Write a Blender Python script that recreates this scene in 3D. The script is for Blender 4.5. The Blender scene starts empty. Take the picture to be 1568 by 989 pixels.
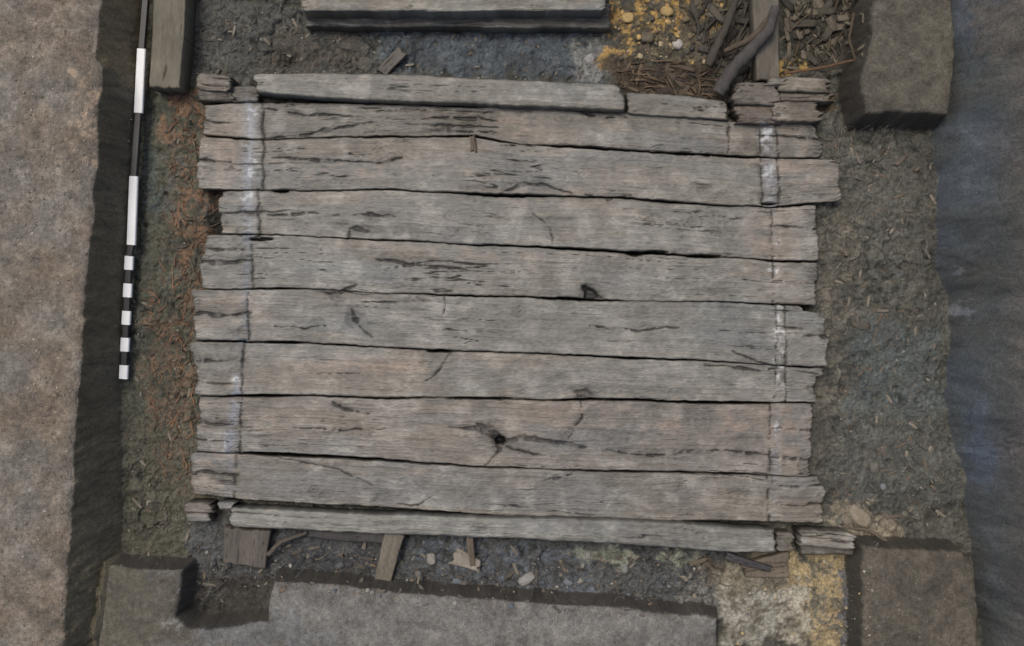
import bpy, math, random
import numpy as np
from mathutils import Vector
random.seed(7); rng=np.random.default_rng(7)
H=8.0
# ---------------------------------------------------------------- survey plan -> metres
def P(px,py,z=0.0):
    k=(H-z)/H/200.0
    return ((px-784)*k,(494.5-py)*k)
def lin(c):
    c=np.array(c,float)/255.0
    return np.where(c<=0.04045,c/12.92,((c+0.055)/1.055)**2.4)
# ---------------------------------------------------------------- noise
def _h(ix,iy,s):
    n=(ix.astype(np.int64)*374761393+iy.astype(np.int64)*668265263+int(s)*974711)&0xffffffff
    n=((n^(n>>13))*1274126177)&0xffffffff
    n=((n^(n>>16))*2246822519)&0xffffffff
    n=n^(n>>15)
    return (n&0xffffff)/float(0xffffff)*2-1
def vn(x,y,s=0):
    x=np.asarray(x,float);y=np.asarray(y,float)
    x,y=np.broadcast_arrays(x,y)
    xi=np.floor(x);yi=np.floor(y);fx=x-xi;fy=y-yi
    fx=fx*fx*fx*(fx*(fx*6-15)+10);fy=fy*fy*fy*(fy*(fy*6-15)+10)
    a=_h(xi,yi,s);b=_h(xi+1,yi,s);c=_h(xi,yi+1,s);d=_h(xi+1,yi+1,s)
    return (a*(1-fx)+b*fx)*(1-fy)+(c*(1-fx)+d*fx)*fy
def fbm(x,y,o=4,s=0,g=0.5):
    x=np.asarray(x,float);y=np.asarray(y,float)
    r=0;a=1;t=0
    for i in range(o):
        r=r+a*vn(x*(2.03**i)+i*17.3,y*(2.03**i)-i*9.1,s+i*13);t+=a;a*=g
    return r/t
def rfbm(x,y,o=4,s=0,g=0.55):
    """fbm with rotated octaves (no lattice look)"""
    r=0;a=1;t=0
    for i in range(o):
        r=r+a*vn(x+i*17.3,y-i*9.1,s+i*13);t+=a;a*=g
        x,y=(x*1.63-y*1.21),(x*1.21+y*1.63)
    return r/t
def worley(x,y,s=0):
    x=x+0.35*vn(x*1.7,y*1.7,s+5);y=y+0.35*vn(x*1.7+9,y*1.7,s+6)
    xi=np.floor(x);yi=np.floor(y);f1=np.full(x.shape,9.);f2=np.full(x.shape,9.);idv=np.zeros(x.shape)
    for a in (-1,0,1):
        for b in (-1,0,1):
            cx=xi+a;cy=yi+b
            px=cx+.5+.45*_h(cx,cy,s);py=cy+.5+.45*_h(cx,cy,s+1)
            d=np.sqrt((x-px)**2+(y-py)**2);hv=_h(cx,cy,s+2)
            n=d<f1;f2=np.where(n,f1,np.minimum(f2,d));idv=np.where(n,hv,idv);f1=np.where(n,d,f1)
    return f1,f2,idv
def ss(a,b,x):
    t=np.clip((x-a)/(b-a),0,1);return t*t*(3-2*t)
def sdist(poly,X,Y):
    d=np.full(X.shape,1e9);ins=np.zeros(X.shape,bool);n=len(poly)
    for i in range(n):
        x0,y0=poly[i];x1,y1=poly[(i+1)%n]
        dx,dy=x1-x0,y1-y0;L=dx*dx+dy*dy+1e-12
        t=np.clip(((X-x0)*dx+(Y-y0)*dy)/L,0,1)
        d=np.minimum(d,(X-x0-t*dx)**2+(Y-y0-t*dy)**2)
        c=((y0>Y)!=(y1>Y))&(X<(x1-x0)*(Y-y0)/((y1-y0) if y1!=y0 else 1e-9)+x0)
        ins^=c
    d=np.sqrt(d);return np.where(ins,d,-d)
def ldist(pl,X,Y,along=False):
    d=np.full(X.shape,1e9);s=np.zeros(X.shape);n=len(pl)-1
    for i in range(n):
        x0,y0=pl[i];x1,y1=pl[i+1];dx,dy=x1-x0,y1-y0;L=dx*dx+dy*dy+1e-12
        t=np.clip(((X-x0)*dx+(Y-y0)*dy)/L,0,1)
        q=(X-x0-t*dx)**2+(Y-y0-t*dy)**2
        s=np.where(q<d,(i+t)/n,s);d=np.minimum(d,q)
    return (np.sqrt(d),s) if along else np.sqrt(d)
# ---------------------------------------------------------------- mesh helpers
def make_mesh(name,co,faces,col=None,mat=None,smooth=True,parent=None):
    me=bpy.data.meshes.new(name)
    co=np.asarray(co,np.float32);faces=np.asarray(faces,np.int32)
    nf,k=faces.shape
    me.vertices.add(len(co));me.vertices.foreach_set('co',co.ravel())
    me.loops.add(nf*k);me.loops.foreach_set('vertex_index',faces.ravel())
    me.polygons.add(nf);me.polygons.foreach_set('loop_start',np.arange(0,nf*k,k,dtype=np.int32))
    me.polygons.foreach_set('loop_total',np.full(nf,k,np.int32))
    me.polygons.foreach_set('use_smooth',np.full(nf,smooth,bool))
    me.update(calc_edges=True);me.validate()
    if col is not None:
        a=me.color_attributes.new('Col','FLOAT_COLOR','POINT')
        c=np.ones((len(co),4),np.float32);c[:,:3]=np.clip(col,0.004,0.9);a.data.foreach_set('color',c.ravel())
    o=bpy.data.objects.new(name,me);bpy.context.scene.collection.objects.link(o)
    if mat:me.materials.append(mat)
    if parent:o.parent=parent
    return o
def gridfaces(nr,nc):
    i=np.arange(nr*nc).reshape(nr,nc)
    return np.stack([i[:-1,:-1],i[:-1,1:],i[1:,1:],i[1:,:-1]],-1).reshape(-1,4)
def empty(name):
    o=bpy.data.objects.new(name,None);bpy.context.scene.collection.objects.link(o);return o
# ---------------------------------------------------------------- materials
def mat_attr(name,scale,bump,rough,stretch=(1,1,1),var=0.35,spec=0.25,dist=0.01):
    m=bpy.data.materials.new(name);m.use_nodes=True;nt=m.node_tree;N=nt.nodes;L=nt.links
    b=N['Principled BSDF'];b.inputs['Roughness'].default_value=rough
    b.inputs['Specular IOR Level'].default_value=spec
    tc=N.new('ShaderNodeTexCoord');mp=N.new('ShaderNodeMapping');mp.inputs['Scale'].default_value=stretch
    L.new(tc.outputs['Object'],mp.inputs['Vector'])
    n1=N.new('ShaderNodeTexNoise');n1.inputs['Scale'].default_value=scale;n1.inputs['Detail'].default_value=8;n1.inputs['Roughness'].default_value=0.7
    L.new(mp.outputs[0],n1.inputs['Vector'])
    n2=N.new('ShaderNodeTexNoise');n2.inputs['Scale'].default_value=scale*3.7;n2.inputs['Detail'].default_value=4
    L.new(mp.outputs[0],n2.inputs['Vector'])
    at=N.new('ShaderNodeAttribute');at.attribute_name='Col'
    ad=N.new('ShaderNodeMath');ad.operation='ADD'
    L.new(n1.outputs['Fac'],ad.inputs[0]);L.new(n2.outputs['Fac'],ad.inputs[1])
    mr=N.new('ShaderNodeMapRange');mr.inputs[1].default_value=0.72;mr.inputs[2].default_value=1.28
    mr.inputs[3].default_value=1-var;mr.inputs[4].default_value=1+var
    L.new(ad.outputs[0],mr.inputs[0])
    vm=N.new('ShaderNodeVectorMath');vm.operation='SCALE'
    L.new(at.outputs['Color'],vm.inputs[0]);L.new(mr.outputs[0],vm.inputs['Scale'])
    L.new(vm.outputs[0],b.inputs['Base Color'])
    bp=N.new('ShaderNodeBump');bp.inputs['Strength'].default_value=bump;bp.inputs['Distance'].default_value=dist
    L.new(ad.outputs[0],bp.inputs['Height']);L.new(bp.outputs[0],b.inputs['Normal'])
    return m
M_soil=mat_attr('soil',34,1.0,0.75,var=0.45,dist=0.016,spec=.32)
M_wood=mat_attr('weathered_oak',26,0.65,0.5,stretch=(0.3,1.3,1),var=0.28,spec=0.42,dist=0.007)
M_woodv=mat_attr('weathered_oak_upright',24,0.6,0.65,stretch=(1.3,0.25,1),var=0.2,spec=0.3,dist=0.006)
M_root=mat_attr('root',60,0.5,0.8,var=0.3)
M_stone=mat_attr('stone',25,0.5,0.75,var=0.25)
M_paint=mat_attr('staff_paint',90,0.1,0.45,var=0.08,spec=0.4)

# ================================================================ TERRAIN
def axis(lo,hi,step,far,dense=()):
    a=[lo]
    while a[-1]<hi:
        s=step
        for d0,d1 in dense:
            if d0<a[-1]<d1:s=step*0.5
        a.append(a[-1]+s)
    o=[];v=0.03;p=0
    while p<far:
        p+=v;v*=1.35;o.append(p)
    o=np.array(o)
    return np.concatenate([(lo-o)[::-1],a,a[-1]+o])
xs=axis(-3.95,3.95,0.0075,70,((-3.25,-2.85),(3.25,3.6)))
ys=axis(-2.62,2.62,0.0075,70,((-2.15,-1.75),))
X,Y=np.meshgrid(xs,ys)
BT=0.45
FL=-0.13
big=rfbm(X*1.3,Y*1.3,4,3)
mid=rfbm(X*7,Y*7,4,11)
clod=rfbm(X*28,Y*28,3,21)
rid=1-np.abs(rfbm(X*12+3,Y*12,4,31))*2
w1,w2,wid=worley(X*9,Y*9,41)
v1,v2,vid=worley(X*27+3,Y*27,43)
crev=ss(0.0,0.25,w2-w1);crev2=ss(0.0,0.35,v2-v1)
cm_=ss(-.2,.3,rfbm(X*2.1,Y*2.1,3,45))
Z=FL+0.026*big+0.028*mid
rough=0.010*clod+0.018*(rid-0.6)+cm_*(0.014*(crev-1)+0.014*wid)+0.006*(crev2-1)+0.004*vid
Z=Z+rough
df=sdist([P(*p) for p in [(312,165),(1255,190),(1245,800),(300,760)]],X,Y)
Z=Z-0.07*ss(0.0,0.05,df)
def blob(px,py,r,h,z=FL):
    x,y=P(px,py,z);r=r/200
    return h*np.exp(-((X-x)**2+(Y-y)**2)/(r*r))
Z+=blob(1305,785,30,0.05)+blob(1290,380,40,0.03)+blob(1400,500,60,0.03)+blob(1420,300,50,0.05)+blob(1440,720,50,.05)+blob(1350,620,30,-.03)
Z+=blob(345,915,50,-0.06)+blob(440,95,14,-0.12)+blob(1250,60,40,-0.08)+blob(1110,60,40,-0.04)
Z+=blob(1170,900,50,0.07)+blob(1260,930,50,0.05)+blob(990,30,50,0.05)+blob(215,760,30,.04)+blob(210,500,25,.03)
zone=np.zeros(X.shape,int);wt=np.zeros(X.shape)
def block(poly,top,w,tn=0.006,zid=2,en=0.02):
    global Z
    pw=[P(a,b,top) for a,b in poly]
    WX=X+en*rfbm(X*7,Y*7,4,51+zid);WY=Y+en*rfbm(X*7+50,Y*7,4,61+zid)
    d=sdist(pw,WX,WY)
    t=np.clip((d+w)/w,0,1)
    t=ss(0,1,t)*.5+t*.5
    zt=top+tn*rfbm(X*14,Y*14,4,71+zid)+0.012*big+0.0025*clod-0.02*np.exp(-np.clip(d,0,9)/0.025)
    zn=Z*(1-t)+zt*t+0.010*np.sin(t*math.pi)*rfbm(X*18,Y*18,3,66)
    up=(t>0)&(zn>Z)
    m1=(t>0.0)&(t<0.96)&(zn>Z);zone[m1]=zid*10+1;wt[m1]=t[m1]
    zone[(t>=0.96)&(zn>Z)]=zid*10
    Z=np.where(up,zn,Z)
LEDGE=[(163,868),(277,876),(271,905),(267,945),(290,966),(350,962),(412,952),(414,920),(418,891),(520,898),(640,912),(830,925),(960,935),(1098,948),(1100,1300),(100,1300)]
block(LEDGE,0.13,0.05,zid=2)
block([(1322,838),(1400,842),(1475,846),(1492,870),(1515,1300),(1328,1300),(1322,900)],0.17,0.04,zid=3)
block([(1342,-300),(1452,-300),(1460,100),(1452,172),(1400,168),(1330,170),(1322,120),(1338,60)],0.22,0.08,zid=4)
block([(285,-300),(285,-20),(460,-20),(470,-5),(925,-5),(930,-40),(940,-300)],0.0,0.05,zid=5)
# right wall
yb=[P(0,p)[1] for p in (-300,0,200,350,500,700,850,989,1300)]
xb=[P(p,0,FL)[0] for p in (1420,1430,1428,1432,1445,1462,1485,1500,1540)]
o=np.argsort(yb);xbR=np.interp(Y,np.array(yb)[o],np.array(xb)[o])
xbR=xbR+0.05*fbm(Y*1.7,Y*0+2,3,81)+0.03*rfbm(X*6,Y*6,3,82)
t=np.clip((X-xbR)/0.34,0,1)
tt=t**0.8
rzt=0.95+0.02*mid
sn=np.sin(t*math.pi)
wz=FL+(rzt-FL)*tt+sn*(0.055*fbm(X*6,Y*1.8,4,83)+0.03*rfbm(X*8,Y*5,4,84)+0.006*clod)
m=(t>0)&(wz>Z);Z=np.where(m,wz,Z);zone[m]=61;zone[m&(t>=1)]=60
# left bank
pyl=(-300,0,80,100,180,260,330,450,600,800,989,1300)
xt=np.array([P(p,0,BT)[0] for p in (150,152,140,152,151,147,140,130,118,104,97,85)])
yt=np.array([P(0,p,BT)[1] for p in pyl])
o=np.argsort(yt);xtL=np.interp(Y,yt[o],xt[o])+0.03*rfbm(Y*4,X*4,4,91)+0.01*rfbm(X*22,Y*22,2,92)
xbL=np.interp(Y,[P(0,p)[1] for p in (1300,989,850,600,400,130,0,-300)],[P(p,0,FL)[0] for p in (165,172,187,188,203,222,228,235)])
xbL=np.maximum(xbL+0.02*rfbm(Y*4,X*3,3,93),xtL+0.06)
t=np.clip((xbL-X)/(xbL-xtL),0,1)
bz=BT+0.02*big+0.012*mid+0.005*rfbm(X*22,Y*22,4,95)-0.03*np.exp(-np.clip(xtL-X,0,9)/0.03)-0.006*(1-crev)*cm_
for a,b,r,h in [(60,60,26,-.02),(95,170,18,-.02),(50,250,30,-.015),(70,420,24,-.02),(30,500,26,-.02),(60,640,30,-.018),(50,800,30,-.015),(90,330,16,-.02),(20,130,20,.015),(40,920,24,.015)]:
    x,y=P(a,b,BT);r/=200;bz=bz+h*np.exp(-((X-x)**2+((Y-y)*0.7)**2)/(r*r))
tw=t**0.95
wz=Z*(1-tw)+bz*tw+np.sin(t*math.pi)*(0.03*rfbm(Y*3,X*3,4,96)+0.004*clod)
m=(t>0)&(wz>Z-0.02);Z=np.where(m,wz,Z);zone[m]=71;zone[m&(t>=1)]=70
far=np.maximum(ss(2.75,3.1,np.abs(Y)),0)
Z=Z*(1-far)+BT*far+0.01*big*far
zone[(far>0.9)]=70
# ------- colours
PX=784+X*200*H/(H-Z);PY=494.5-Y*200*H/(H-Z)
C=np.empty(X.shape+(3,));C[:]=lin((94,93,84))
nzA=rfbm(X*3,Y*3,5,101);nzB=rfbm(X*11,Y*11,5,102);nzC=rfbm(X*35,Y*35,3,103)
def mixc(mask,c):
    global C
    C=C*(1-mask[...,None])+lin(c)*mask[...,None]
def paint(poly,c,soft=18,amt=1.0,nz=14,sel=None,spot=0):
    p=np.array(poly,float);x0,y0=p.min(0)-soft*2-nz;x1,y1=p.max(0)+soft*2+nz
    s=(PX>x0)&(PX<x1)&(PY>y0)&(PY<y1)
    if sel is not None:s&=sel
    if not s.any():return
    d=sdist(poly,PX[s],PY[s])+nz*(nzB[s]*2+nzA[s])
    mk=ss(-soft*0.5,soft*0.5,d)*amt
    if spot:mk=mk*ss(-0.12,0.22,nzB[s]*0.8+nzC[s]*0.6+spot-0.5)
    C[s]=C[s]*(1-mk[:,None])+lin(c)*mk[:,None]
paint([(285,0),(940,0),(940,130),(285,130)],(94,95,90),20)
paint([(540,40),(900,50),(925,130),(640,120)],(93,101,106),24,0.85)
paint([(880,70),(930,60),(930,110),(880,110)],(136,135,129),12,.7)
paint([(400,50),(560,60),(560,110),(400,110)],(92,87,78),20,.8)
paint([(935,0),(1120,0),(1120,90),(1060,105),(935,95)],(100,93,76),16)
paint([(935,0),(1060,0),(1050,30),(990,60),(950,95),(932,90)],(178,146,88),10,.85,spot=.42)
paint([(1000,0),(1110,0),(1100,30),(1010,40)],(158,128,74),8,.85,spot=.33)
paint([(1190,0),(1325,0),(1310,110),(1200,110)],(64,62,52),16)
paint([(1318,0),(1345,0),(1325,60),(1305,70)],(186,162,108),6,.85,spot=.5)
paint([(1190,85),(1225,90),(1225,110),(1190,110)],(174,146,86),6,.8,spot=.5)
paint([(1250,140),(1300,140),(1290,180),(1255,180)],(116,96,70),14,.8,spot=.5)
paint([(940,95),(1110,95),(1110,160),(940,150)],(76,68,56),16)
# left strip
paint([(200,130),(310,130),(300,870),(190,870)],(97,98,84),10,.9)
paint([(262,140),(320,140),(330,320),(315,440),(285,450),(262,330),(250,260)],(130,102,80),14,.75,spot=.52)
paint([(225,460),(300,460),(300,620),(290,640),(225,640)],(115,92,75),16,.7,spot=.52)
paint([(225,560),(250,560),(300,660),(300,760),(240,740)],(104,93,79),16,.7,spot=.6)
paint([(225,240),(270,230),(262,330),(225,320)],(88,99,96),14,.7,spot=.5)
paint([(190,640),(250,640),(280,870),(190,870)],(90,87,74),16,.6)
# right strip
paint([(1255,180),(1450,180),(1470,840),(1255,840)],(96,96,88),10,.9)
paint([(1255,330),(1310,330),(1310,700),(1255,700)],(112,106,94),18,.7,spot=.6)
paint([(1290,500),(1440,490),(1440,640),(1300,640)],(89,98,97),26,.7)
paint([(1390,200),(1440,200),(1450,480),(1410,480)],(82,81,74),26,.7)
paint([(1260,640),(1450,640),(1470,780),(1280,790)],(92,94,89),26,.6)
paint([(1262,762),(1320,765),(1385,800),(1370,825),(1290,812)],(144,135,117),8,.9)
# bottom strip
paint([(290,800),(1120,830),(1110,960),(290,880)],(90,92,91),14,.9)
paint([(430,810),(600,820),(600,900),(430,890)],(78,79,80),20,.8)
paint([(610,820),(900,835),(900,920),(610,905)],(96,103,111),20,.7,spot=.5)
paint([(860,835),(1065,848),(1070,868),(930,862)],(136,139,121),8,.75)
paint([(1030,890),(1110,870),(1120,940),(1040,925)],(140,138,130),16,.6)
paint([(1050,860),(1130,850),(1130,890),(1060,880)],(110,100,83),12,.7)
paint([(1110,850),(1325,850),(1325,989),(1100,989)],(132,126,109),12,.95)
paint([(1205,845),(1290,850),(1300,989),(1200,989)],(172,153,114),16,.75,spot=.64)
paint([(1105,915),(1225,905),(1235,989),(1105,989)],(162,160,148),14,.75,spot=.68)
paint([(1290,880),(1325,870),(1325,989),(1290,989)],(100,104,112),8,.85)
paint([(275,880),(415,880),(412,955),(275,960)],(66,63,58),10,.8)
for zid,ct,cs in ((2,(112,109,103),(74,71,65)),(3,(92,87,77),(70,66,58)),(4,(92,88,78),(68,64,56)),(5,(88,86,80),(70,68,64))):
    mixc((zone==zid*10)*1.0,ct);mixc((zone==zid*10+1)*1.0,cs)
s2=zone==20
paint([(420,893),(1100,950),(1100,989),(560,989),(420,960)],(121,119,113),20,.7,sel=s2)
paint([(160,868),(280,876),(300,989),(160,989)],(94,90,79),14,.9,sel=s2)
paint([(300,955),(430,940),(520,989),(300,989)],(104,107,107),14,.6,sel=s2)
paint([(255,900),(285,900),(285,965),(262,960)],(150,152,150),4,.4,sel=s2,spot=.4)
mixc((zone==70)*1.0,(122,114,102));mixc((zone==71)*1.0,(106,100,83))
mixc((zone==70)*ss(-.1,.4,nzA)*.6,(113,111,104));mixc((zone==70)*ss(.1,.4,-nzA+nzB*.5)*.5,(127,111,93))
mixc((zone==70)*ss(.15,.35,nzB)*.35,(138,132,121))
mixc((zone==71)*ss(0,.4,nzA)*.6,(96,92,78))
mixc((zone==71)*ss(.03,.0,np.abs(rfbm(X*5+3,Y*5,4,97)))*.45,(50,47,40))
paint([(150,0),(232,0),(228,130),(200,130),(150,90)],(126,114,90),14,.8,sel=(zone==71))
paint([(118,95),(156,100),(156,250),(135,250)],(152,134,113),10,.65,sel=(zone==70),spot=.55)
R=(zone==61)|(zone==60)
mixc(R*1.0,(86,91,91))
st=rfbm(X*5,Y*2.2,5,111)+.5*rfbm(X*3,Y*3,3,112)
mixc(R*ss(0,.4,st)*.5,(92,101,111));mixc(R*ss(.0,.4,-st)*.5,(86,84,77))
mixc(R*ss(1515,1590,PX+25*st+14*nzB)*.85,(106,100,95))
paint([(1480,0),(1600,0),(1600,90),(1500,70)],(108,103,95),24,.8,sel=R)
paint([(1470,560),(1500,570),(1520,720),(1500,740),(1472,640)],(92,105,120),20,.45,sel=R)
paint([(1455,400),(1478,400),(1478,480),(1462,480)],(134,137,142),10,.55,sel=R,spot=.5)
mixc(R*ss(.10,.3,rfbm(X*7+4,Y*4,4,113))*.35,(74,76,76))
mixc(R*ss(.022,.0,np.abs(rfbm(X*2.5+8,Y*3,4,117)))*.5,(48,50,52))
low=(zone==0)
amp=np.where(R,.55,np.where(zone==71,.7,1.0))
gain=1+amp*(0.42*nzB+0.26*nzC+0.20*nzA)
gain*=1-0.28*ss(0.2,0.0,rid)*low
gain*=1-0.30*(1-crev)*cm_*low-0.16*(1-crev2)*low+0.12*wid*low*cm_+.08*vid*low
C*=np.clip(gain,.25,2)[...,None]
r_=rng.random(X.shape)
sp=(r_>0.995);C[sp]*=1.5
sp=(r_<0.006);C[sp]*=0.55
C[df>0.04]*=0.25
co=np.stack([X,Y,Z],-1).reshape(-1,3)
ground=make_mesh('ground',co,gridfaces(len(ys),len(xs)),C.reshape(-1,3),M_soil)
def gz(x,y):
    i=min(max(np.searchsorted(ys,y),0),len(ys)-1);j=min(max(np.searchsorted(xs,x),0),len(xs)-1)
    return float(Z[i,j])

# ================================================================ WOOD
CRACKS=[
 ([(338,325),(395,326),(442,322)],3.0),([(310,402),(350,401),(388,400)],3.0),([(293,480),(340,482),(384,481)],3.0),
 ([(293,556),(330,552),(374,554)],2.4),([(300,648),(358,650)],3.0),([(290,725),(330,724),(364,728)],3.0),
 ([(302,246),(354,247)],2.2),([(415,240),(500,246),(590,248),(616,240)],3.2),([(400,213),(470,206),(520,196),(570,186)],2.8),
 ([(770,293),(800,283),(830,282),(875,298)],3.0),
 ([(532,366),(535,350),(566,353)],3.2),([(540,330),(570,327),(604,331)],2.6),([(848,376),(843,350),(816,326)],1.0),
 ([(575,396),(640,406),(715,413)],3),([(594,411),(655,399),(726,404)],2.2),
 ([(680,452),(684,470),(680,482)],1.3),([(538,474),(543,492),(553,503),(568,515)],3.6),([(486,447),(520,447),(545,437)],3.4),
 ([(652,584),(672,570),(692,539)],1.6),([(508,610),(512,622),(565,633)],2.4),([(690,655),(730,657),(765,674),(820,672),(870,680),(896,686)],4.6),
 ([(728,650),(768,670)],4.5),([(756,668),(765,690),(742,715)],3.6),([(765,676),(790,690),(850,700)],2),([(888,606),(893,640),(868,674)],1.0),([(835,737),(875,727)],1.8),
 ([(596,769),(640,775),(664,761)],2),([(1018,717),(1045,690),(1064,690)],.9),([(1090,689),(1180,695)],1.8),
 ([(1230,515),(1267,516)],3),([(1120,538),(1185,560),(1252,572)],1.7),([(1160,205),(1257,212)],2),
 ([(1180,700),(1242,705)],2),([(1195,745),(1264,742)],2.4),([(1195,775),(1264,772)],2.4),([(895,299),(930,305),(965,298)],2.4),
 ([(420,699),(520,720),(570,743)],.9),([(970,230),(1060,236),(1115,239)],2.2),
 ([(870,165),(900,176),(960,180)],2),([(400,165),(470,175),(560,178)],1.8),([(420,500),(470,503),(500,500)],1.4),([(900,500),(980,506),(1040,502)],1.4),
 ([(1080,560),(1160,566),(1200,563)],1.8),([(450,655),(520,660),(590,655)],1.6),([(930,690),(1000,697),(1060,692)],1.6),([(410,330),(470,326),(520,330)],1.6),
 ([(1180,345),(1252,350)],2),([(1185,430),(1252,436)],2),([(1190,500),(1230,504)],1.6),([(1190,590),(1252,594)],2),([(1180,655),(1243,660)],2),([(306,185),(352,187)],2),([(308,380),(375,384)],1.5),([(293,585),(360,588)],1.6),([(298,672),(350,675)],1.6)]
for yy in (165,176,188,196):CRACKS.append(([(590+yy*.3,yy+3),(700,yy+5),(764,yy+8)],2.0))
VCUT=[[(402,158),(404,235),(402,290)],[(395,290),(397,360),(386,362),(386,443)],[(380,443),(379,520)],[(373,520),(371,605)],[(370,605),(368,692)],[(361,692),(360,765)],
 [(1116,185),(1117,240)],[(1164,190),(1168,318)],[(1182,318),(1184,402),(1185,468)],[(1190,468),(1189,560),(1186,617)],[(1180,617),(1180,728)],[(1176,728),(1178,803)],
 [(1204,468),(1204,617)],[(1190,190),(1194,318)]]
STRIPE=[([(384,158),(381,235),(380,360)],20,(132,138,145)),([(380,360),(376,440),(374,520)],14,(104,111,120)),([(366,520),(362,605)],14,(108,116,128)),([(362,605),(349,692)],16,(119,127,139)),([(352,692),(350,765)],12,(104,107,111)),
 ([(1174,190),(1180,318)],19,(126,129,133)),([(1188,330),(1190,420)],13,(122,117,110)),([(1194,470),(1197,590)],15,(134,134,128)),([(1190,617),(1188,728)],13,(116,118,120)),([(1184,728),(1186,803)],9,(108,108,107))]
WHITE=[(384,262,12,24),(386,172,9,11),(376,308,9,14),(348,675,11,15),(1170,212,11,24),(1182,298,11,20),(1176,262,10,12),(1188,382,9,20),(1192,535,12,28),(1195,480,8,12),(1196,566,9,14),(1188,655,7,18),(360,580,7,12),(1187,408,9,9)]
WARM=[((790,195),60,26),((345,230),26,60),((1190,250),60,70),((1215,660),40,60),((330,715),40,30),((1180,380),40,60),((735,390),120,14),((800,300),120,12),((1060,655),120,14),((400,640),60,20),((340,465),50,16),((1235,210),40,30),((600,560),160,16),((960,600),90,10),((1215,480),40,20),((330,340),30,16),((980,640),180,30),((560,260),120,20)]
DARKB=[((680,185),95,24,.34),((760,500),80,26,.20),((880,505),60,24,.18),((470,745),80,22,.16),((1210,560),40,26,.18),((1225,760),40,40,.18),((330,420),40,30,.15),((990,240),120,24,.12),((760,690),50,20,.2),((450,220),60,20,.14),((1040,500),120,24,.1),((560,330),80,20,.12),((900,640),60,24,.14),((420,400),40,30,.1)]
HOLES=[(970,388,13,4,0),(765,674,8,6,0),(1003,386,24,2.8,0),(430,292,12,2.4,0),(1180,312,12,2,0),(400,366,18,2.6,0),(1080,392,26,3,0),(900,382,40,1.8,.05),(430,524,36,1.8,.02),(672,537,20,2.4,0),(400,606,40,2.2,0),(740,610,50,1.8,0),(410,695,40,2,.04),(960,612,40,1.8,0),(1140,617,40,1.8,0)]
NOTCH=[[(890,436),(898,436),(912,445),(925,457),(893,459),(895,448)],[(876,597),(900,595),(908,606),(886,611)]]
KNOTS=[(545,490,18),(795,478,13),(765,672,24),(690,330,12),(600,240,14),(1062,338,10),(985,500,10),(800,600,9),(480,750,12),(520,452,16),(905,610,20),(1045,745,12),(660,470,9),(860,180,12),(1120,350,8),(470,560,9),(870,665,14),(570,335,14),(780,285,14),(900,440,18),(1085,660,9),(620,735,10),(1010,260,9)]
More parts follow.
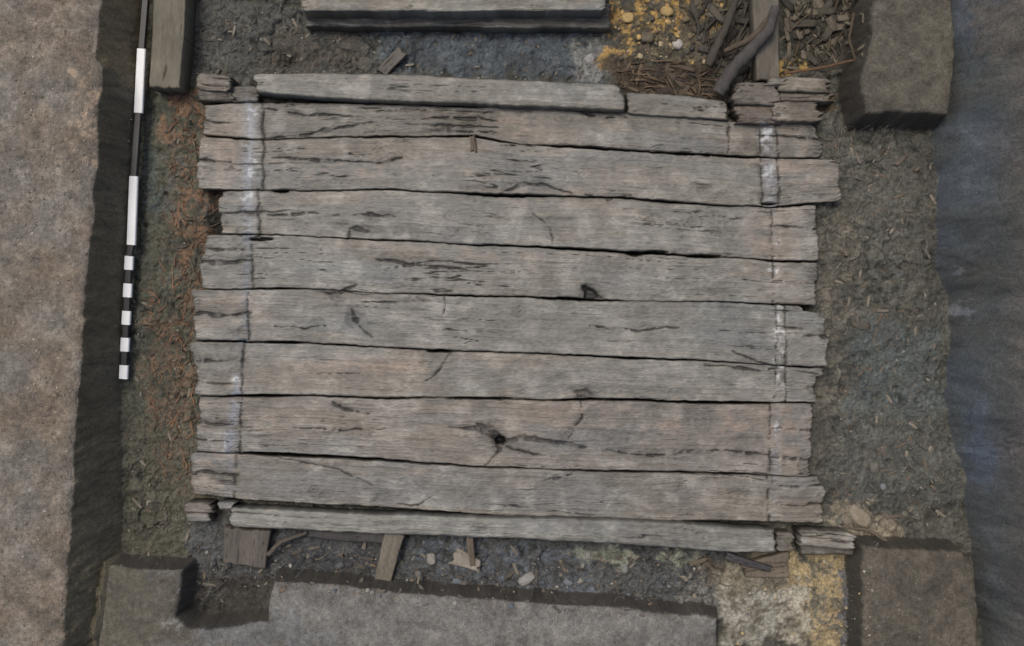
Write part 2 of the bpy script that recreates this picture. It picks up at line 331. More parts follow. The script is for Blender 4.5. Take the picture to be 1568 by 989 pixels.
def wood_field(PXw,PYw,u,v,seed,base=None,warm=1.0,checks=1.0):
    vv=v.copy();ring=np.zeros(u.shape);kd=np.zeros(u.shape)
    for kx,ky,kr in KNOTS:
        s_=(np.abs(PXw-kx)<kr*6)&(np.abs(PYw-ky)<kr*4)
        if not s_.any():continue
        dx=(PXw[s_]-kx)/(kr*2.6);dy=(PYw[s_]-ky)/kr
        r2=dx*dx+dy*dy
        vv[s_]+=-0.028*np.tanh(dy*2)*np.exp(-r2*0.7)*(kr/14)
        r=np.sqrt(((PXw[s_]-kx)/(kr*1.3))**2+(dy)**2)+.2*rfbm(u[s_]*14,v[s_]*14,3,3)
        e=np.exp(-r*r*1.4);ring[s_]+=e*np.sin(r*13+seed);kd[s_]+=np.exp(-r*r*3)
    s=seed*7.7
    wv=vv+0.020*rfbm(u*1.5+s,v*3,4,seed)+0.004*fbm(u*6+s,v*9,3,seed+30)
    g1=fbm(u*0.9+s,wv*30,4,seed+1,0.6);g2=fbm(u*3.0+s,wv*100,3,seed+2,0.6)
    bl=rfbm(u*1.8+s,v*3,4,seed+3);bl2=rfbm(u*8+s,v*11,5,seed+4);bl3=rfbm(u*34+s,v*42,3,seed+14)
    b=lin(base if base is not None else (112,108,103))*np.array([.985,1.0,.955])
    col=np.empty(u.shape+(3,));col[:]=b
    f=1+0.20*g1+0.18*g2+0.24*bl+0.36*bl2+0.20*bl3+0.12*ring-0.22*np.clip(kd,0,1)
    def mx(mask,c):
        nonlocal col
        col=col*(1-mask[...,None])+lin(c)*mask[...,None]
    wm=ss(0.05,0.45,rfbm(u*.9+s,v*4+3,4,seed+5));mx(wm*0.45*warm,(111,102,88))
    cm=ss(0.05,0.5,rfbm(u*1.0+s+9,v*4,4,seed+6));mx(cm*0.45,(103,107,106))
    pl_=ss(0.10,0.45,bl2+.3*g2);mx(pl_*.35,(130,128,120))
    for (cx,cy),rx,ry in WARM:
        mk=np.exp(-(((PXw-cx)/rx)**2+((PYw-cy)/ry)**2)*1.2)*ss(-.2,.4,bl2+bl+.4*bl3)
        mx(mk*0.40*warm,(119,97,80))
    for (cx,cy),rx,ry,a in DARKB:
        mk=np.exp(-(((PXw-cx)/rx)**2+((PYw-cy)/ry)**2)**1.5)*ss(-.6,.3,bl2+bl);f=f*(1-a*mk)
    dz=0.003*g1+0.002*g2+0.006*bl+0.005*bl2+0.0015*bl3+0.0015*ring-.006*kd
    for pl,w,c in STRIPE:
        d=ldist(pl,PXw,PYw)+12*bl2+6*bl3
        mk=ss(w,0,d);mx(mk*ss(-.5,.3,bl2+bl3*.6)*0.75,c);dz=dz-0.005*mk
    for cx,cy,rx,ry in WHITE:
        q=((PXw-cx)/rx)**2+((PYw-cy)/ry)**2
        mk=ss(1.2,0.0,q+2.2*rfbm(u*16,v*16,4,seed+8))*ss(-.05,.3,rfbm(u*24,v*24,3,5));mx(mk*0.7,(182,184,184))
    col=col*np.clip(f,.3,1.8)[...,None]
    lm=ss(0.12,0.36,rfbm(u*1.3+s,v*4,3,seed+10))
    rg=np.abs(fbm(u*0.6+s,wv*13,4,seed+9));ck=ss(0.030,0.004,rg)*lm*checks
    rg2=np.abs(fbm(u*1.1+s,wv*34,3,seed+19));ck2=ss(0.035,0.0,rg2)*ss(0.12,.4,rfbm(u*2+s,v*7,3,seed+20))*0.55
    ck=np.clip(ck+ck2,0,1)
    wob=4.0*rfbm(u*9,v*9,4,77);wobx=4.0*rfbm(u*11,v*11,4,79)
    brk=ss(-.45,.05,rfbm(u*15,v*15,3,78))
    for ci,(pl,w) in enumerate(CRACKS+[(q,1.3) for q in VCUT]):
        p=np.array(pl,float);x0,y0=p.min(0)-10;x1,y1=p.max(0)+10
        s_=(PXw>x0)&(PXw<x1)&(PYw>y0)&(PYw<y1)
        if s_.any():
            d,al=ldist(pl,PXw[s_]+wobx[s_],PYw[s_]+wob[s_],True)
            ph=al
            if ci<len(CRACKS):
                if pl[0][0]<345:ph=.5+al*.5
                elif pl[-1][0]>1240:ph=al*.5
            else: ph=al*0+.5
            ww=w*(0.85+1.0*vn(PXw[s_]*.06,PYw[s_]*.06,4))*np.clip(0.3+np.sin(ph*math.pi)*1.0,0,1.2)
            ww=np.maximum(ww,.5)
            a_=.9*(brk[s_] if w<2.5 else (.5+.5*brk[s_]))
            ck[s_]=np.maximum(ck[s_],ss(ww,ww*0.25,d)*a_)
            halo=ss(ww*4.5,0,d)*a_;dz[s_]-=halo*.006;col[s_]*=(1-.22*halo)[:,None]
    for hx,hy,rx,ry,sl in HOLES:
        s_=(np.abs(PXw-hx)<rx*2.5)&(np.abs(PYw-hy)<ry*5+rx*abs(sl)*2)
        if not s_.any():continue
        q=((PXw[s_]-hx)/rx)**2+((PYw[s_]-hy-(PXw[s_]-hx)*sl)/ry)**2+0.7*rfbm(u[s_]*16,v[s_]*16,3,8)
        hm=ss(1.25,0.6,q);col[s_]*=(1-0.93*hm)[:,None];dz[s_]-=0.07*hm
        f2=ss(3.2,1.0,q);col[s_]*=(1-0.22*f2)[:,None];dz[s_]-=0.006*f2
    for k_,nt_ in enumerate(NOTCH):
        p=np.array(nt_,float);s_=(PXw>p[:,0].min()-14)&(PXw<p[:,0].max()+14)&(PYw>p[:,1].min()-14)&(PYw<p[:,1].max()+14)
        if not s_.any():continue
        d=sdist(nt_,PXw[s_],PYw[s_])+2.5*rfbm(u[s_]*22,v[s_]*22,3,8)
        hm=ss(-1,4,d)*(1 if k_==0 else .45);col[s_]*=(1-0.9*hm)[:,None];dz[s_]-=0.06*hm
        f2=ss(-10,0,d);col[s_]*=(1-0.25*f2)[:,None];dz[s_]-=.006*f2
    col=col*(1-0.85*ck[...,None]);dz=dz-0.018*ck
    return col,dz
def plank(name,up,lo,xl,xr,ztop=0.0,thick=0.1,parent=None,seed=1,gap=1.2,jag=3.0,rnd=0.010,base=None,warm=1.0,edge=2.6,crown=0.0,tilt=0.0,step=(0.008,0.0045),xfl=None,xfr=None,tips=0,checks=1.0):
    up=np.array(up,float);lo=np.array(lo,float)
    L=(xr-xl)/200;W=np.mean(lo[:,1])-np.mean(up[:,1]);W=W/200
    nu=max(int(L/step[0]),20);nv=max(int(W/step[1]),10)
    U,V=np.meshgrid(np.linspace(0,1,nu),np.linspace(0,1,nv))
    fL=jag*(fbm(V*W*9+seed,V*0+seed,3,seed+40)*1.8+0.35*vn(V*W*60,V*0,seed+41))
    fR=jag*(fbm(V*W*9+seed,V*0+9,3,seed+42)*1.8+0.35*vn(V*W*60,V*0,seed+43))
    if tips: fR=fR+tips*np.abs(vn(V*W*45,V*0+3,seed+44))*2
    if xfl is not None: fL=fL+np.interp(V,*xfl)
    if xfr is not None: fR=fR+np.interp(V,*xfr)
    xa=xl+fL;xb_=xr+fR
    PXw=xa+(xb_-xa)*U
    yu=np.interp(PXw,up[:,0],up[:,1]);yl=np.interp(PXw,lo[:,0],lo[:,1])
    xm=PXw/200
    def eg(q):return edge*(1.3*fbm(xm*2.0+q,xm*0+q,4,int(q))+0.30*vn(xm*25,xm*0,int(q)))
    def gp(q):return gap*(1+np.clip(2.6*fbm(xm*1.8+q,xm*0,3,int(q)),-.8,2.6))
    yu=yu+gp(seed+50)+eg(seed)*.6+.35*eg(seed+101)
    yl=yl-gp(seed+52)+eg(seed+3)*.6+.35*eg(seed+207)
    # rounded-off corners at the plank ends
    cr=ss(.035,0,np.minimum(U,1-U)*L)*3.0*(1+fbm(U*3+seed,V*0,2,seed+71))
    yu=yu+cr*np.abs(vn(U*0+seed,U*2,seed+72));yl=yl-cr*np.abs(vn(U*0+seed,U*2+5,seed+73))
    PYw=yu+(yl-yu)*V
    u=PXw/200.0;v=V*W
    col,dz=wood_field(PXw,PYw,u,v,seed,base,warm,checks)
    eV=np.minimum(V,1-V)*W;eU=np.minimum(U,1-U)*L
    r=rnd*(1+.7*fbm(xm*4,V*3,3,seed+70));ed=np.minimum(eV,eU*1.0)
    drop=r*(1-np.sqrt(np.clip(1-(1-np.clip(ed/r,0,1))**2,0,1)))
    z=ztop+dz-drop*0.9+0.008*fbm(u*.9+seed,v*2,3,seed+60)+crown*(1-(2*V-1)**2)+tilt*(V-.5)
    worn=ss(0.08,0.0,eU)*0.022*np.abs(fbm(v*30+seed,u*3,3,seed+61));z=z-worn
    endm=ss(.14,0,eU)*ss(.035,.0,np.abs(fbm(u*1.5+seed,v*30,2,seed+62)));z=z-.014*endm;col=col*(1-.6*endm)[...,None]
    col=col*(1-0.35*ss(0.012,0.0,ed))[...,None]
    k=(H-ztop)/H/200
    Xw=(PXw-784)*k;Yw=(494.5-PYw)*k
    def pad(a):return np.pad(a,1,mode='edge')
    Xp,Yp,Zp=pad(Xw),pad(Yw),pad(z)
    bot=ztop-thick
    ring=np.zeros(Zp.shape,bool);ring[0,:]=ring[-1,:]=True;ring[:,0]=ring[:,-1]=True
    Zp[ring]=bot
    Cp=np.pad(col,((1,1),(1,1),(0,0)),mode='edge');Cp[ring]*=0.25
    co=np.stack([Xp,Yp,Zp],-1).reshape(-1,3)
    f=gridfaces(*Zp.shape)[:,::-1]
    return make_mesh(name,co,f,Cp.reshape(-1,3),M_wood,parent=parent)
floor=empty('timber_floor')
b0=[(300,160),(400,158),(560,158),(760,163),(965,172),(1115,184),(1260,190)]
b1=[(300,208),(400,213),(600,208),(730,208),(800,220),(1000,232),(1115,240),(1258,243),(1300,243)]
b2=[(290,290),(430,291),(590,292),(770,298),(950,302),(1120,315),(1180,318),(1290,308)]
b3=[(300,358),(430,360),(530,365),(700,373),(850,379),(970,387),(1090,393),(1260,402)]
b4=[(300,443),(500,443),(680,452),(900,459),(1100,463),(1260,469)]
b5=[(290,520),(470,525),(650,536),(900,545),(1100,554),(1270,562)]
b6=[(290,605),(550,608),(780,611),(900,610),(1060,616),(1250,617)]
b7=[(290,692),(500,700),(750,715),(900,720),(1000,723),(1245,729)]
b8=[(285,758),(500,774),(800,791),(1000,797),(1270,803)]
rows=[(b0,b1,311,1257,(103,99,93),([0,.5,.54,1],[0,3,-2,-1]),([0,.5,.52,1],[-8,0,4,2]),.8),
 (b1,b2,301,1284,(112,107,100),([0,.47,.5,1],[3,3,-1,-2]),([0,.05,1],[-12,0,2]),1.0),
 (b2,b3,338,1251,(110,107,102),([0,.5,.53,1],[-1,-1,2,0]),([0,1],[-2,2]),1.3),
 (b3,b4,310,1250,(111,108,103),([0,.5,.53,1],[3,0,-2,0]),([0,.4,.43,1],[4,3,-2,0]),1.0),
 (b4,b5,294,1266,(110,107,102),([0,.48,.52,1],[-2,2,-2,3]),([0,.08,.1,.5,.53,1],[-35,-33,-3,-1,2,0]),.6),
 (b5,b6,294,1249,(109,106,101),([0,.4,.44,1],[-2,0,4,6]),([0,.2,.24,1],[14,12,0,0]),.8),
 (b6,b7,301,1242,(109,103,97),([0,.5,.53,1],[2,3,-2,-1]),([0,.45,.5,1],[0,2,-3,0]),1.3),
 (b7,b8,291,1261,(105,100,94),([0,.48,.52,1],[3,2,-2,0]),([0,.3,.33,1],[-4,0,3,0]),1.0)]
zt=[-0.014,0.006,-0.006,0.0,0.009,-0.003,0.005,-0.008]
for i,(a,b,xl,xr,bc,fl,fr,gp_) in enumerate(rows):
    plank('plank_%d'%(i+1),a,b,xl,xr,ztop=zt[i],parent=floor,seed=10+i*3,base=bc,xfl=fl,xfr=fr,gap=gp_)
plank('plank_9',[(955,141),(1040,146),(1118,154)],[(955,172),(1040,178),(1118,184)],962,1114,ztop=0.03,parent=floor,seed=50,base=(107,102,94),gap=0.3,thick=.12)
plank('timber_beam',[(387,112),(500,112),(640,114),(750,121),(850,125),(940,129),(960,134)],[(387,141),(470,147),(560,153),(700,159),(850,163),(960,169)],388,953,ztop=0.09,thick=.2,seed=61,base=(110,107,101),gap=0,rnd=.018,jag=4,crown=.006,edge=2.6,warm=.5,checks=.8)
plank('timber_beam',[(350,778),(500,784),(700,790),(900,794),(1100,804),(1190,812)],[(350,806),(500,814),(700,822),(900,830),(1050,840),(1190,848)],350,1188,ztop=0.08,thick=.2,seed=65,base=(111,109,104),gap=0,rnd=.018,jag=3,crown=.006,edge=2.6,tips=1.5,warm=.5,checks=.8)
plank('timber_wall_beam',[(455,-60),(930,-60)],[(455,17),(650,15),(655,17),(930,17)],459,926,ztop=0.22,thick=.40,seed=70,base=(100,98,93),gap=0,rnd=.015,jag=2,edge=2,checks=.3)
plank('timber_wall_beam',[(460,5),(936,5)],[(465,40),(934,44)],466,934,ztop=0.02,thick=.3,seed=72,base=(82,80,75),gap=0,rnd=.02,jag=3,edge=3,checks=.3)
def endlog(name,x0,y0,x1,y1,z,seed,base,slope=0,tips=2,rnd=.016,jag=3,th=.2,parent=None):
    return plank(name,[(x0-30,y0-slope*30/100),(x1+40,y0+slope*(x1+40-x0)/100)],[(x0-30,y1-slope*.3),(x1+40,y1+slope*(x1+40-x0)/100)],x0,x1,ztop=z,thick=th,seed=seed,base=base,gap=0,rnd=rnd,jag=jag,edge=3,crown=.006,tips=tips,step=(.005,.004),parent=parent)
endlog('beam_end',300,110,353,136,.06,81,(98,92,84),6)
endlog('beam_end',302,134,356,154,.02,82,(78,73,66),2)
endlog('beam_end',352,130,393,156,.0,83,(86,82,76),4)
endlog('beam_end',282,768,322,784,.06,84,(104,97,90),2,rnd=.012)
endlog('beam_end',284,783,322,798,.04,85,(88,83,76),2,rnd=.012)
endlog('beam_end',334,768,360,780,.05,86,(104,98,92),0)
endlog('beam_end',1225,811,1307,838,.09,87,(112,106,98),6,rnd=.018,jag=4)
endlog('beam_end',1228,834,1306,850,.04,88,(84,78,70),3)
endlog('beam_end',1190,814,1216,846,-.01,89,(88,83,75),0)
bl=empty('broken_log')
for k,(a,b,c,d,z,s,bc) in enumerate([(1118,124,1188,158,.10,3,(96,89,81)),(1121,160,1190,188,.05,2,(84,74,66)),(1172,116,1200,132,.13,0,(104,98,90)),(1196,116,1268,139,.11,5,(100,93,84)),(1182,140,1268,155,.07,2,(76,70,63)),(1184,154,1254,184,.09,2,(90,84,76))]):
    endlog('split_%d'%(k+1),a,b,c,d,z,90+k*2,bc,s,tips=6,rnd=.02,jag=7,parent=bl)
def board(name,pts,w0,w1,z0,z1,thick,base,seed,parent=None,jag=3):
    (ax,ay),(bx,by)=pts
    A=np.array(P(ax,ay,z0)+(z0,));B=np.array(P(bx,by,z1)+(z1,))
    d=B-A;L=np.linalg.norm(d);d/=L;s=np.cross(d,(0,0,1));s/=np.linalg.norm(s);n=np.cross(s,d)
    w0/=200;w1/=200
    nu=max(int(L/.007),10);nv=max(int(max(w0,w1)/.005),8)
    U,V=np.meshgrid(np.linspace(0,1,nu),np.linspace(0,1,nv))
    u=U*L;v=(V-.5)*(w0+(w1-w0)*U)
    g=fbm(u*1.5+seed,v*50,4,seed);g2=fbm(u*5+seed,v*140,3,seed+1);bl_=rfbm(u*6+seed,v*12,5,seed+2)
    ck=ss(.03,.0,np.abs(fbm(u*.8+seed,v*26,3,seed+3)))*ss(0,.3,fbm(u*2,v*9,2,seed+4))
    ofs=0.008*fbm(u*6+seed,V*0,3,seed+5)+0.014*fbm(u*1.5,V*0+seed,2,seed+6)
    eU=np.where(U<.5,-1,1)*jag/200*fbm(V*4+seed,U*0,3,seed+7)*(np.abs(U-.5)*2)**8
    ed=np.minimum(np.minimum(V,1-V)*w0,np.minimum(U,1-U)*L);r=.012
    dr=r*(1-np.sqrt(np.clip(1-(1-np.clip(ed/r,0,1))**2,0,1)))
    h=.002*g+.001*g2-.01*ck-dr*.8+.004*bl_
    pos=A+d*(u+eU)[...,None]+s*(v+ofs)[...,None]+n*h[...,None]
    col=lin(base)*(1+.14*g+.12*g2+.34*bl_)[...,None]*(1-.8*ck)[...,None]
    Pp=np.pad(pos,((1,1),(1,1),(0,0)),mode='edge');ring=np.zeros(Pp.shape[:2],bool);ring[0,:]=ring[-1,:]=True;ring[:,0]=ring[:,-1]=True
    Pp[ring]-=n*thick
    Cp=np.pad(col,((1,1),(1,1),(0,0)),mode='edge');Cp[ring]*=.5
    return make_mesh(name,Pp.reshape(-1,3),gridfaces(*ring.shape),Cp.reshape(-1,3),M_woodv,parent=parent)
board('timber_board',[(262,-30),(250,134)],50,46,.14,.12,.26,(98,93,80),120)
board('timber_post',[(1172,-30),(1176,122)],42,34,.16,.10,.12,(88,83,73),123)
board('wooden_stake',[(604,816),(584,892)],30,26,.02,-.06,.05,(104,98,86),126)
board('wooden_stake',[(718,812),(724,868)],12,9,0,-.08,.04,(104,94,80),127)
board('wooden_stake',[(616,78),(584,112)],18,18,-.04,-.09,.04,(92,88,82),128)
board('wooden_stake',[(725,207),(727,232)],8,10,.04,.02,.05,(90,80,69),129)
board('plank_fragment',[(378,812),(374,866)],72,66,-.03,-.07,.08,(84,79,72),130,jag=8)
board('plank_fragment',[(1140,876),(1208,866)],22,40,-.02,-.02,.07,(94,85,73),131,jag=6)
board('wooden_peg',[(1112,850),(1182,872)],12,9,.06,.02,.03,(62,60,60),133)
board('plank_fragment',[(736,866),(694,848)],16,30,-.08,-.10,.05,(122,116,106),135,jag=8)
board('plank_fragment',[(470,812),(600,822)],22,24,-.05,-.05,.05,(66,64,62),136)

# ================================================================ ROOTS, TWIGS
def tubes(name,items,mat,n=6):
    co=[];fc=[];cl=[];b=0
    for pts,rad,c in items:
        pts=np.array(pts,float);k=len(pts)
        tg=np.gradient(pts,axis=0);tg/=np.linalg.norm(tg,axis=1)[:,None]+1e-9
        s=np.cross(tg,(0.1,0.05,1.0));s/=np.linalg.norm(s,axis=1)[:,None]+1e-9;nn=np.cross(s,tg)
        for i in range(k):
            for j in range(n):
                a=2*math.pi*j/n
                co.append(pts[i]+rad[i]*(math.cos(a)*s[i]+math.sin(a)*nn[i]));cl.append(c*(0.85+0.3*random.random()))
        for i in range(k-1):
            for j in range(n):
                fc.append((b+i*n+j,b+i*n+(j+1)%n,b+(i+1)*n+(j+1)%n,b+(i+1)*n+j))
        b+=k*n
    return make_mesh(name,np.array(co),np.array(fc),np.array(cl),mat)
def inpoly(px,py,poly):
    return float(sdist(poly,np.array([px]),np.array([py]))[0])>0
def rootmass(name,poly,count,lr,rr,cols,ang=None,spread=1.6,lift=.012,curl=.35):
    p=np.array(poly,float);lo,hi=p.min(0),p.max(0);items=[]
    while len(items)<count:
        px=random.uniform(lo[0],hi[0]);py=random.uniform(lo[1],hi[1])
        if not inpoly(px,py,poly):continue
        x,y=P(px,py,FL);a=(ang if ang is not None else 0)+random.uniform(-spread,spread)
        L=random.uniform(*lr);k=8;r=random.uniform(*rr);pts=[];da=random.uniform(-curl,curl);base=random.uniform(0,lift)
        for i in range(k):
            pts.append((x,y,gz(x,y)+base*math.sin(math.pi*i/(k-1))+r*.3))
            nx=x+math.cos(a)*L/k;ny=y+math.sin(a)*L/k
            if gz(nx,ny)-gz(x,y)>.05: a+=2.2
            else: x,y=nx,ny
            a+=da+random.uniform(-.25,.25)
        pts=[(q[0]+1e-4*i,q[1]+1e-4*i,q[2]) for i,q in enumerate(pts)]
        rad=[r*(1-.75*i/(k-1))*random.uniform(.8,1.2) for i in range(k)]
        items.append((pts,rad,lin(random.choice(cols))))
    return tubes(name,items,M_root)
OR=[(130,98,76),(114,90,71),(108,91,76),(96,88,76),(84,75,63),(140,110,87)]
GR=[(106,104,94),(86,84,76),(114,107,95),(76,76,72),(104,96,82)]
rootmass('root_mass',[(258,140),(318,150),(334,300),(315,440),(292,460),(300,600),(295,760),(235,720),(228,470),(262,330)],330,(.06,.24),(.002,.007),OR,ang=1.57,spread=1.1)
rootmass('root_mass',[(195,200),(262,200),(250,460),(280,740),(300,860),(195,860)],220,(.05,.2),(.0015,.005),GR,ang=1.57,spread=1.4)
rootmass('root_mass',[(1262,190),(1430,200),(1445,820),(1270,820),(1256,500)],380,(.05,.26),(.0015,.0055),GR,ang=1.8,spread=1.2)
rootmass('root_mass',[(290,10),(460,10),(640,60),(640,110),(290,110)],150,(.05,.2),(.0015,.006),GR)
rootmass('root_mass',[(300,830),(560,830),(900,850),(1090,870),(1090,930),(420,885),(300,930)],220,(.05,.2),(.0015,.006),[(78,82,84),(102,102,98),(64,64,64),(108,102,92)])
rootmass('twig_pile',[(940,98),(1010,92),(1110,105),(1112,150),(1000,140),(945,140)],60,(.08,.3),(.003,.011),[(90,76,62),(76,66,55),(104,88,70),(60,53,46)],ang=-.5,spread=.9,lift=.04,curl=.12)
rootmass('root_tangle',[(1200,0),(1305,0),(1296,100),(1205,100)],36,(.1,.3),(.004,.017),[(76,70,60),(58,54,46),(88,82,69),(80,70,55)],ang=1.3,spread=.9,lift=.05,curl=.12)
rootmass('root_tangle',[(1070,0),(1150,0),(1150,120),(1100,130),(1060,90)],40,(.12,.4),(.005,.018),[(72,68,61),(58,54,48),(84,78,67)],ang=1.0,spread=.5,lift=.07,curl=.1)
def branch(name,pl,zs,r0,r1,c):
    pts=[];k=len(pl)
    ts=np.linspace(0,k-1,k*6);x=np.interp(ts,range(k),[p[0] for p in pl]);y=np.interp(ts,range(k),[p[1] for p in pl]);z=np.interp(ts,range(k),zs)
    for i in range(len(ts)):
        a,b=P(x[i]+random.uniform(-.8,.8),y[i]+random.uniform(-.8,.8),z[i]);pts.append((a,b,z[i]+random.uniform(-.004,.004)))
    rad=[(r0+(r1-r0)*i/(len(ts)-1))*random.uniform(.88,1.12) for i in range(len(ts))]
    return tubes(name,[(pts,rad,lin(c))],M_root,10)
branch('branch',[(1188,10),(1178,46),(1150,76),(1122,106),(1100,140)],[.26,.23,.16,.08,0.02],.034,.06,(74,70,67))
branch('branch',[(1186,22),(1150,60),(1110,78)],[.2,.12,.0],.03,.02,(84,75,64))
branch('branch',[(1130,-10),(1112,40),(1084,100)],[.1,.05,.0],.03,.035,(70,65,58))
branch('branch',[(1200,112),(1255,104),(1308,92)],[.03,.02,.03],.012,.007,(100,76,56))
branch('branch',[(1308,20),(1300,60),(1312,96)],[.1,.05,.02],.012,.009,(80,70,56))
branch('branch',[(1360,830),(1330,812),(1290,806)],[-.05,-.05,-.08],.016,.008,(96,88,76))
branch('branch',[(410,850),(430,830),(470,815)],[-.05,-.03,-.02],.02,.012,(84,78,70))

# ================================================================ STONES
def rocks(name,items,cl_=.85):
    co=[];fc=[];cl=[];b=0
    import bmesh
    bm=bmesh.new();bmesh.ops.create_icosphere(bm,subdivisions=2,radius=1)
    V=np.array([v.co[:] for v in bm.verts]);F=np.array([[v.index for v in f.verts] for f in bm.faces]);bm.free()
    for x,y,z,rx,ry,rz,c in items:
        a=random.uniform(0,6.28);s=random.randint(0,9999)
        f=1+.32*vn(V[:,0]*1.6+s,V[:,1]*1.6+V[:,2]*1.3,s%97)+.12*vn(V[:,0]*4+s,V[:,1]*4+V[:,2]*3,5)
        q=np.clip(V*f[:,None],-cl_,cl_)*np.array([rx,ry,rz])
        r=np.array([[math.cos(a),-math.sin(a),0],[math.sin(a),math.cos(a),0],[0,0,1]]);q=q@r.T+np.array([x,y,z])
        co.append(q);fc.append(F+b);b+=len(V);cl.append(np.tile(lin(c),(len(V),1))*(1+.1*rng.standard_normal((len(V),1))))
    return make_mesh(name,np.vstack(co),np.vstack(fc),np.vstack(cl),M_stone,smooth=True)
def scatter(poly,count,rr,cols,z0=FL,asp=(.8,1.4),flat=.6):
    p=np.array(poly,float);lo,hi=p.min(0),p.max(0);it=[]
    while len(it)<count:
        px=random.uniform(lo[0],hi[0]);py=random.uniform(lo[1],hi[1])
        if not inpoly(px,py,poly):continue
        x,y=P(px,py,z0);r=rr[0]+(rr[1]-rr[0])*random.random()**3
        it.append((x,y,gz(x,y)+r*.15,r*random.uniform(*asp),r,r*flat,random.choice(cols)))
    return it
peb=[(116,113,105),(98,95,87),(128,125,116),(84,82,78),(108,100,88)]
RS=[(1256,190),(1425,200),(1445,830),(1262,830)];BS=[(300,830),(1100,850),(1095,940),(420,890),(300,940)];LS=[(205,180),(300,180),(290,860),(195,860)];TS=[(290,5),(930,50),(930,125),(290,125)]
it=scatter([(0,0),(140,0),(145,250),(120,500),(95,989),(0,989)],1100,(.002,.011),[(132,125,113),(148,142,130),(104,98,88),(118,108,95),(92,87,79)],BT)
it+=scatter(LS,260,(.003,.012),peb)+scatter(RS,260,(.003,.012),peb)+scatter(TS,220,(.003,.012),peb)
it+=scatter(BS,300,(.004,.02),peb+[(90,96,104),(76,80,86),(142,142,136)])
it+=scatter([(420,900),(1095,955),(1095,989),(420,989)],250,(.002,.007),[(130,127,121),(100,98,94)],.13)
it+=scatter([(1110,860),(1320,860),(1320,989),(1110,989)],200,(.003,.012),[(160,156,143),(172,153,114),(124,120,108)])
it+=scatter([(940,5),(1110,5),(1100,95),(940,95)],240,(.005,.026),[(168,142,94),(80,76,66),(104,94,74),(150,136,108),(60,58,54)])
it+=scatter([(1330,850),(1480,850),(1490,989),(1330,989)],160,(.002,.007),peb,.17)
it+=scatter([(1335,0),(1450,0),(1450,165),(1330,165)],120,(.002,.007),peb,.22)
rocks('pebbles',it)
chc=[(88,84,76),(108,102,91),(76,72,66),(120,113,101),(96,86,74)]
ch=scatter(RS,480,(.004,.018),chc,asp=(2,5),flat=.3)+scatter(LS,240,(.004,.016),chc,asp=(2,5),flat=.3)
ch+=scatter(BS,280,(.004,.022),chc,asp=(2,5),flat=.3)+scatter(TS,200,(.004,.016),chc,asp=(2,5),flat=.3)
ch+=scatter([(1060,0),(1150,0),(1150,120),(1060,90)],80,(.01,.045),[(68,64,58),(86,80,71),(54,50,46)],asp=(2,4),flat=.5)
ch+=scatter([(1196,0),(1310,0),(1305,105),(1200,105)],110,(.01,.045),[(68,64,56),(86,80,69),(54,50,44),(98,91,78)],asp=(2,4.5),flat=.5)
ch+=scatter([(945,98),(1110,105),(1110,150),(945,140)],90,(.006,.028),[(78,68,57),(96,83,67),(56,50,44)],asp=(2,5),flat=.5)
rocks('wood_chips',ch,.7)
big_=[(1037,68,.055,.05,(156,153,143)),(903,90,.05,.045,(138,136,132)),(660,856,.06,.045,(128,125,119)),(806,886,.09,.05,(130,128,123)),(770,886,.04,.03,(90,97,108)),(955,870,.05,.04,(116,118,112)),(1318,498,.10,.045,(78,73,64)),(1378,420,.035,.05,(84,84,81)),(1340,716,.06,.05,(98,96,87)),(1315,790,.14,.08,(128,119,104)),(520,866,.05,.03,(78,80,80)),(870,892,.05,.03,(104,108,112)),(1352,745,.035,.03,(108,112,112)),(345,845,.04,.03,(124,115,105)),(990,60,.06,.05,(92,84,70)),(1020,20,.07,.05,(150,128,86)),(960,30,.06,.05,(160,138,94)),(900,850,.05,.03,(120,118,110)),(700,890,.05,.03,(96,100,106)),(640,880,.04,.03,(108,110,112))]
for a,b,rx,ry,c in big_:
    x,y=P(a,b,FL);rocks('stone',[(x,y,gz(x,y)-.002,rx,ry,min(rx,ry)*.45,c)],.75)

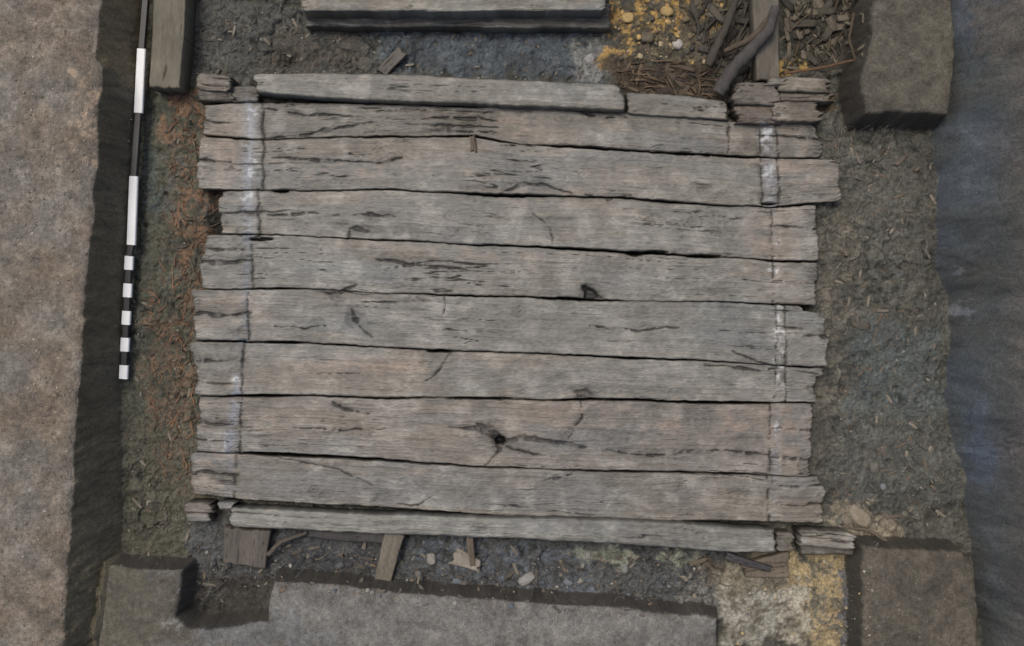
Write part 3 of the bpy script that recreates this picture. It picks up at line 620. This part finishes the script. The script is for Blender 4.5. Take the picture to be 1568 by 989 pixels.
# ================================================================ SCALE STAFF
def boxes(name,A,B,w,th,col,parent):
    A=np.array(A);B=np.array(B);d=B-A;L=np.linalg.norm(d);d/=L;s=np.cross(d,(0,0,1));s/=np.linalg.norm(s);n=np.cross(s,d)
    bv=min(.006,w*.2);prof=[(-w/2,-th/2),(-w/2,th/2-bv),(-w/2+bv,th/2),(w/2-bv,th/2),(w/2,th/2-bv),(w/2,-th/2)]
    co=[];
    for tt_ in (0,L):
        for a,b in prof:co.append(A+d*tt_+s*a+n*b)
    me=bpy.data.meshes.new(name);k=len(prof)
    fs=[(i,(i+1)%k,k+(i+1)%k,k+i) for i in range(k)]+[tuple(range(k))[::-1],tuple(range(k,2*k))]
    me.from_pydata([tuple(c) for c in co],[],fs);me.update()
    a=me.color_attributes.new('Col','FLOAT_COLOR','POINT')
    for q in a.data:q.color=(*lin(col),1)
    o=bpy.data.objects.new(name,me);me.materials.append(M_paint);bpy.context.scene.collection.objects.link(o);o.parent=parent
staff=empty('ranging_staff')
ST=[(225,-25),(217,75),(212,173),(205,270),(201,375),(198,392),(197,413),(196,434),(195,455),(194,476),(193,497),(192,517),(191,538),(190,559),(189,580)]
zs=np.linspace(.03,-.035,len(ST))
for i in range(len(ST)-1):
    A=P(*ST[i],zs[i])+(zs[i],);B=P(*ST[i+1],zs[i+1])+(zs[i+1],)
    wh=(i%2==1)
    boxes('segment_%d'%(i+1),A,B,.066 if wh else .052,.03,(225,226,224) if wh else (24,25,27),staff)

# ================================================================ LIGHT
w=bpy.data.worlds.new('World');bpy.context.scene.world=w;w.use_nodes=True
nt=w.node_tree;bg=nt.nodes['Background'];sk=nt.nodes.new('ShaderNodeTexSky');sk.sky_type='NISHITA';sk.sun_disc=False
to=Vector((-0.25,0.30,1.0)).normalized()
sk.sun_elevation=math.asin(to.z);sk.sun_rotation=math.atan2(to.x,to.y);sk.dust_density=5;sk.air_density=0.8;sk.ozone_density=0.3
nt.links.new(sk.outputs[0],bg.inputs[0]);bg.inputs[1].default_value=0.142
ld=bpy.data.lights.new('sun','SUN');ld.energy=1.5;ld.angle=math.radians(18);ld.color=(1,.97,.91)
lo_=bpy.data.objects.new('sun',ld);bpy.context.scene.collection.objects.link(lo_);lo_.rotation_euler=to.to_track_quat('Z','Y').to_euler();lo_.location=(-4,3,8)
cd=bpy.data.cameras.new('camera');cam=bpy.data.objects.new('camera',cd);bpy.context.scene.collection.objects.link(cam)
cam.location=(0,0,H);cd.sensor_width=36;cd.lens=36*H/7.84;cd.clip_end=500
bpy.context.scene.camera=cam
vs=bpy.context.scene.view_settings;vs.view_transform='Standard';vs.look='None';vs.exposure=0
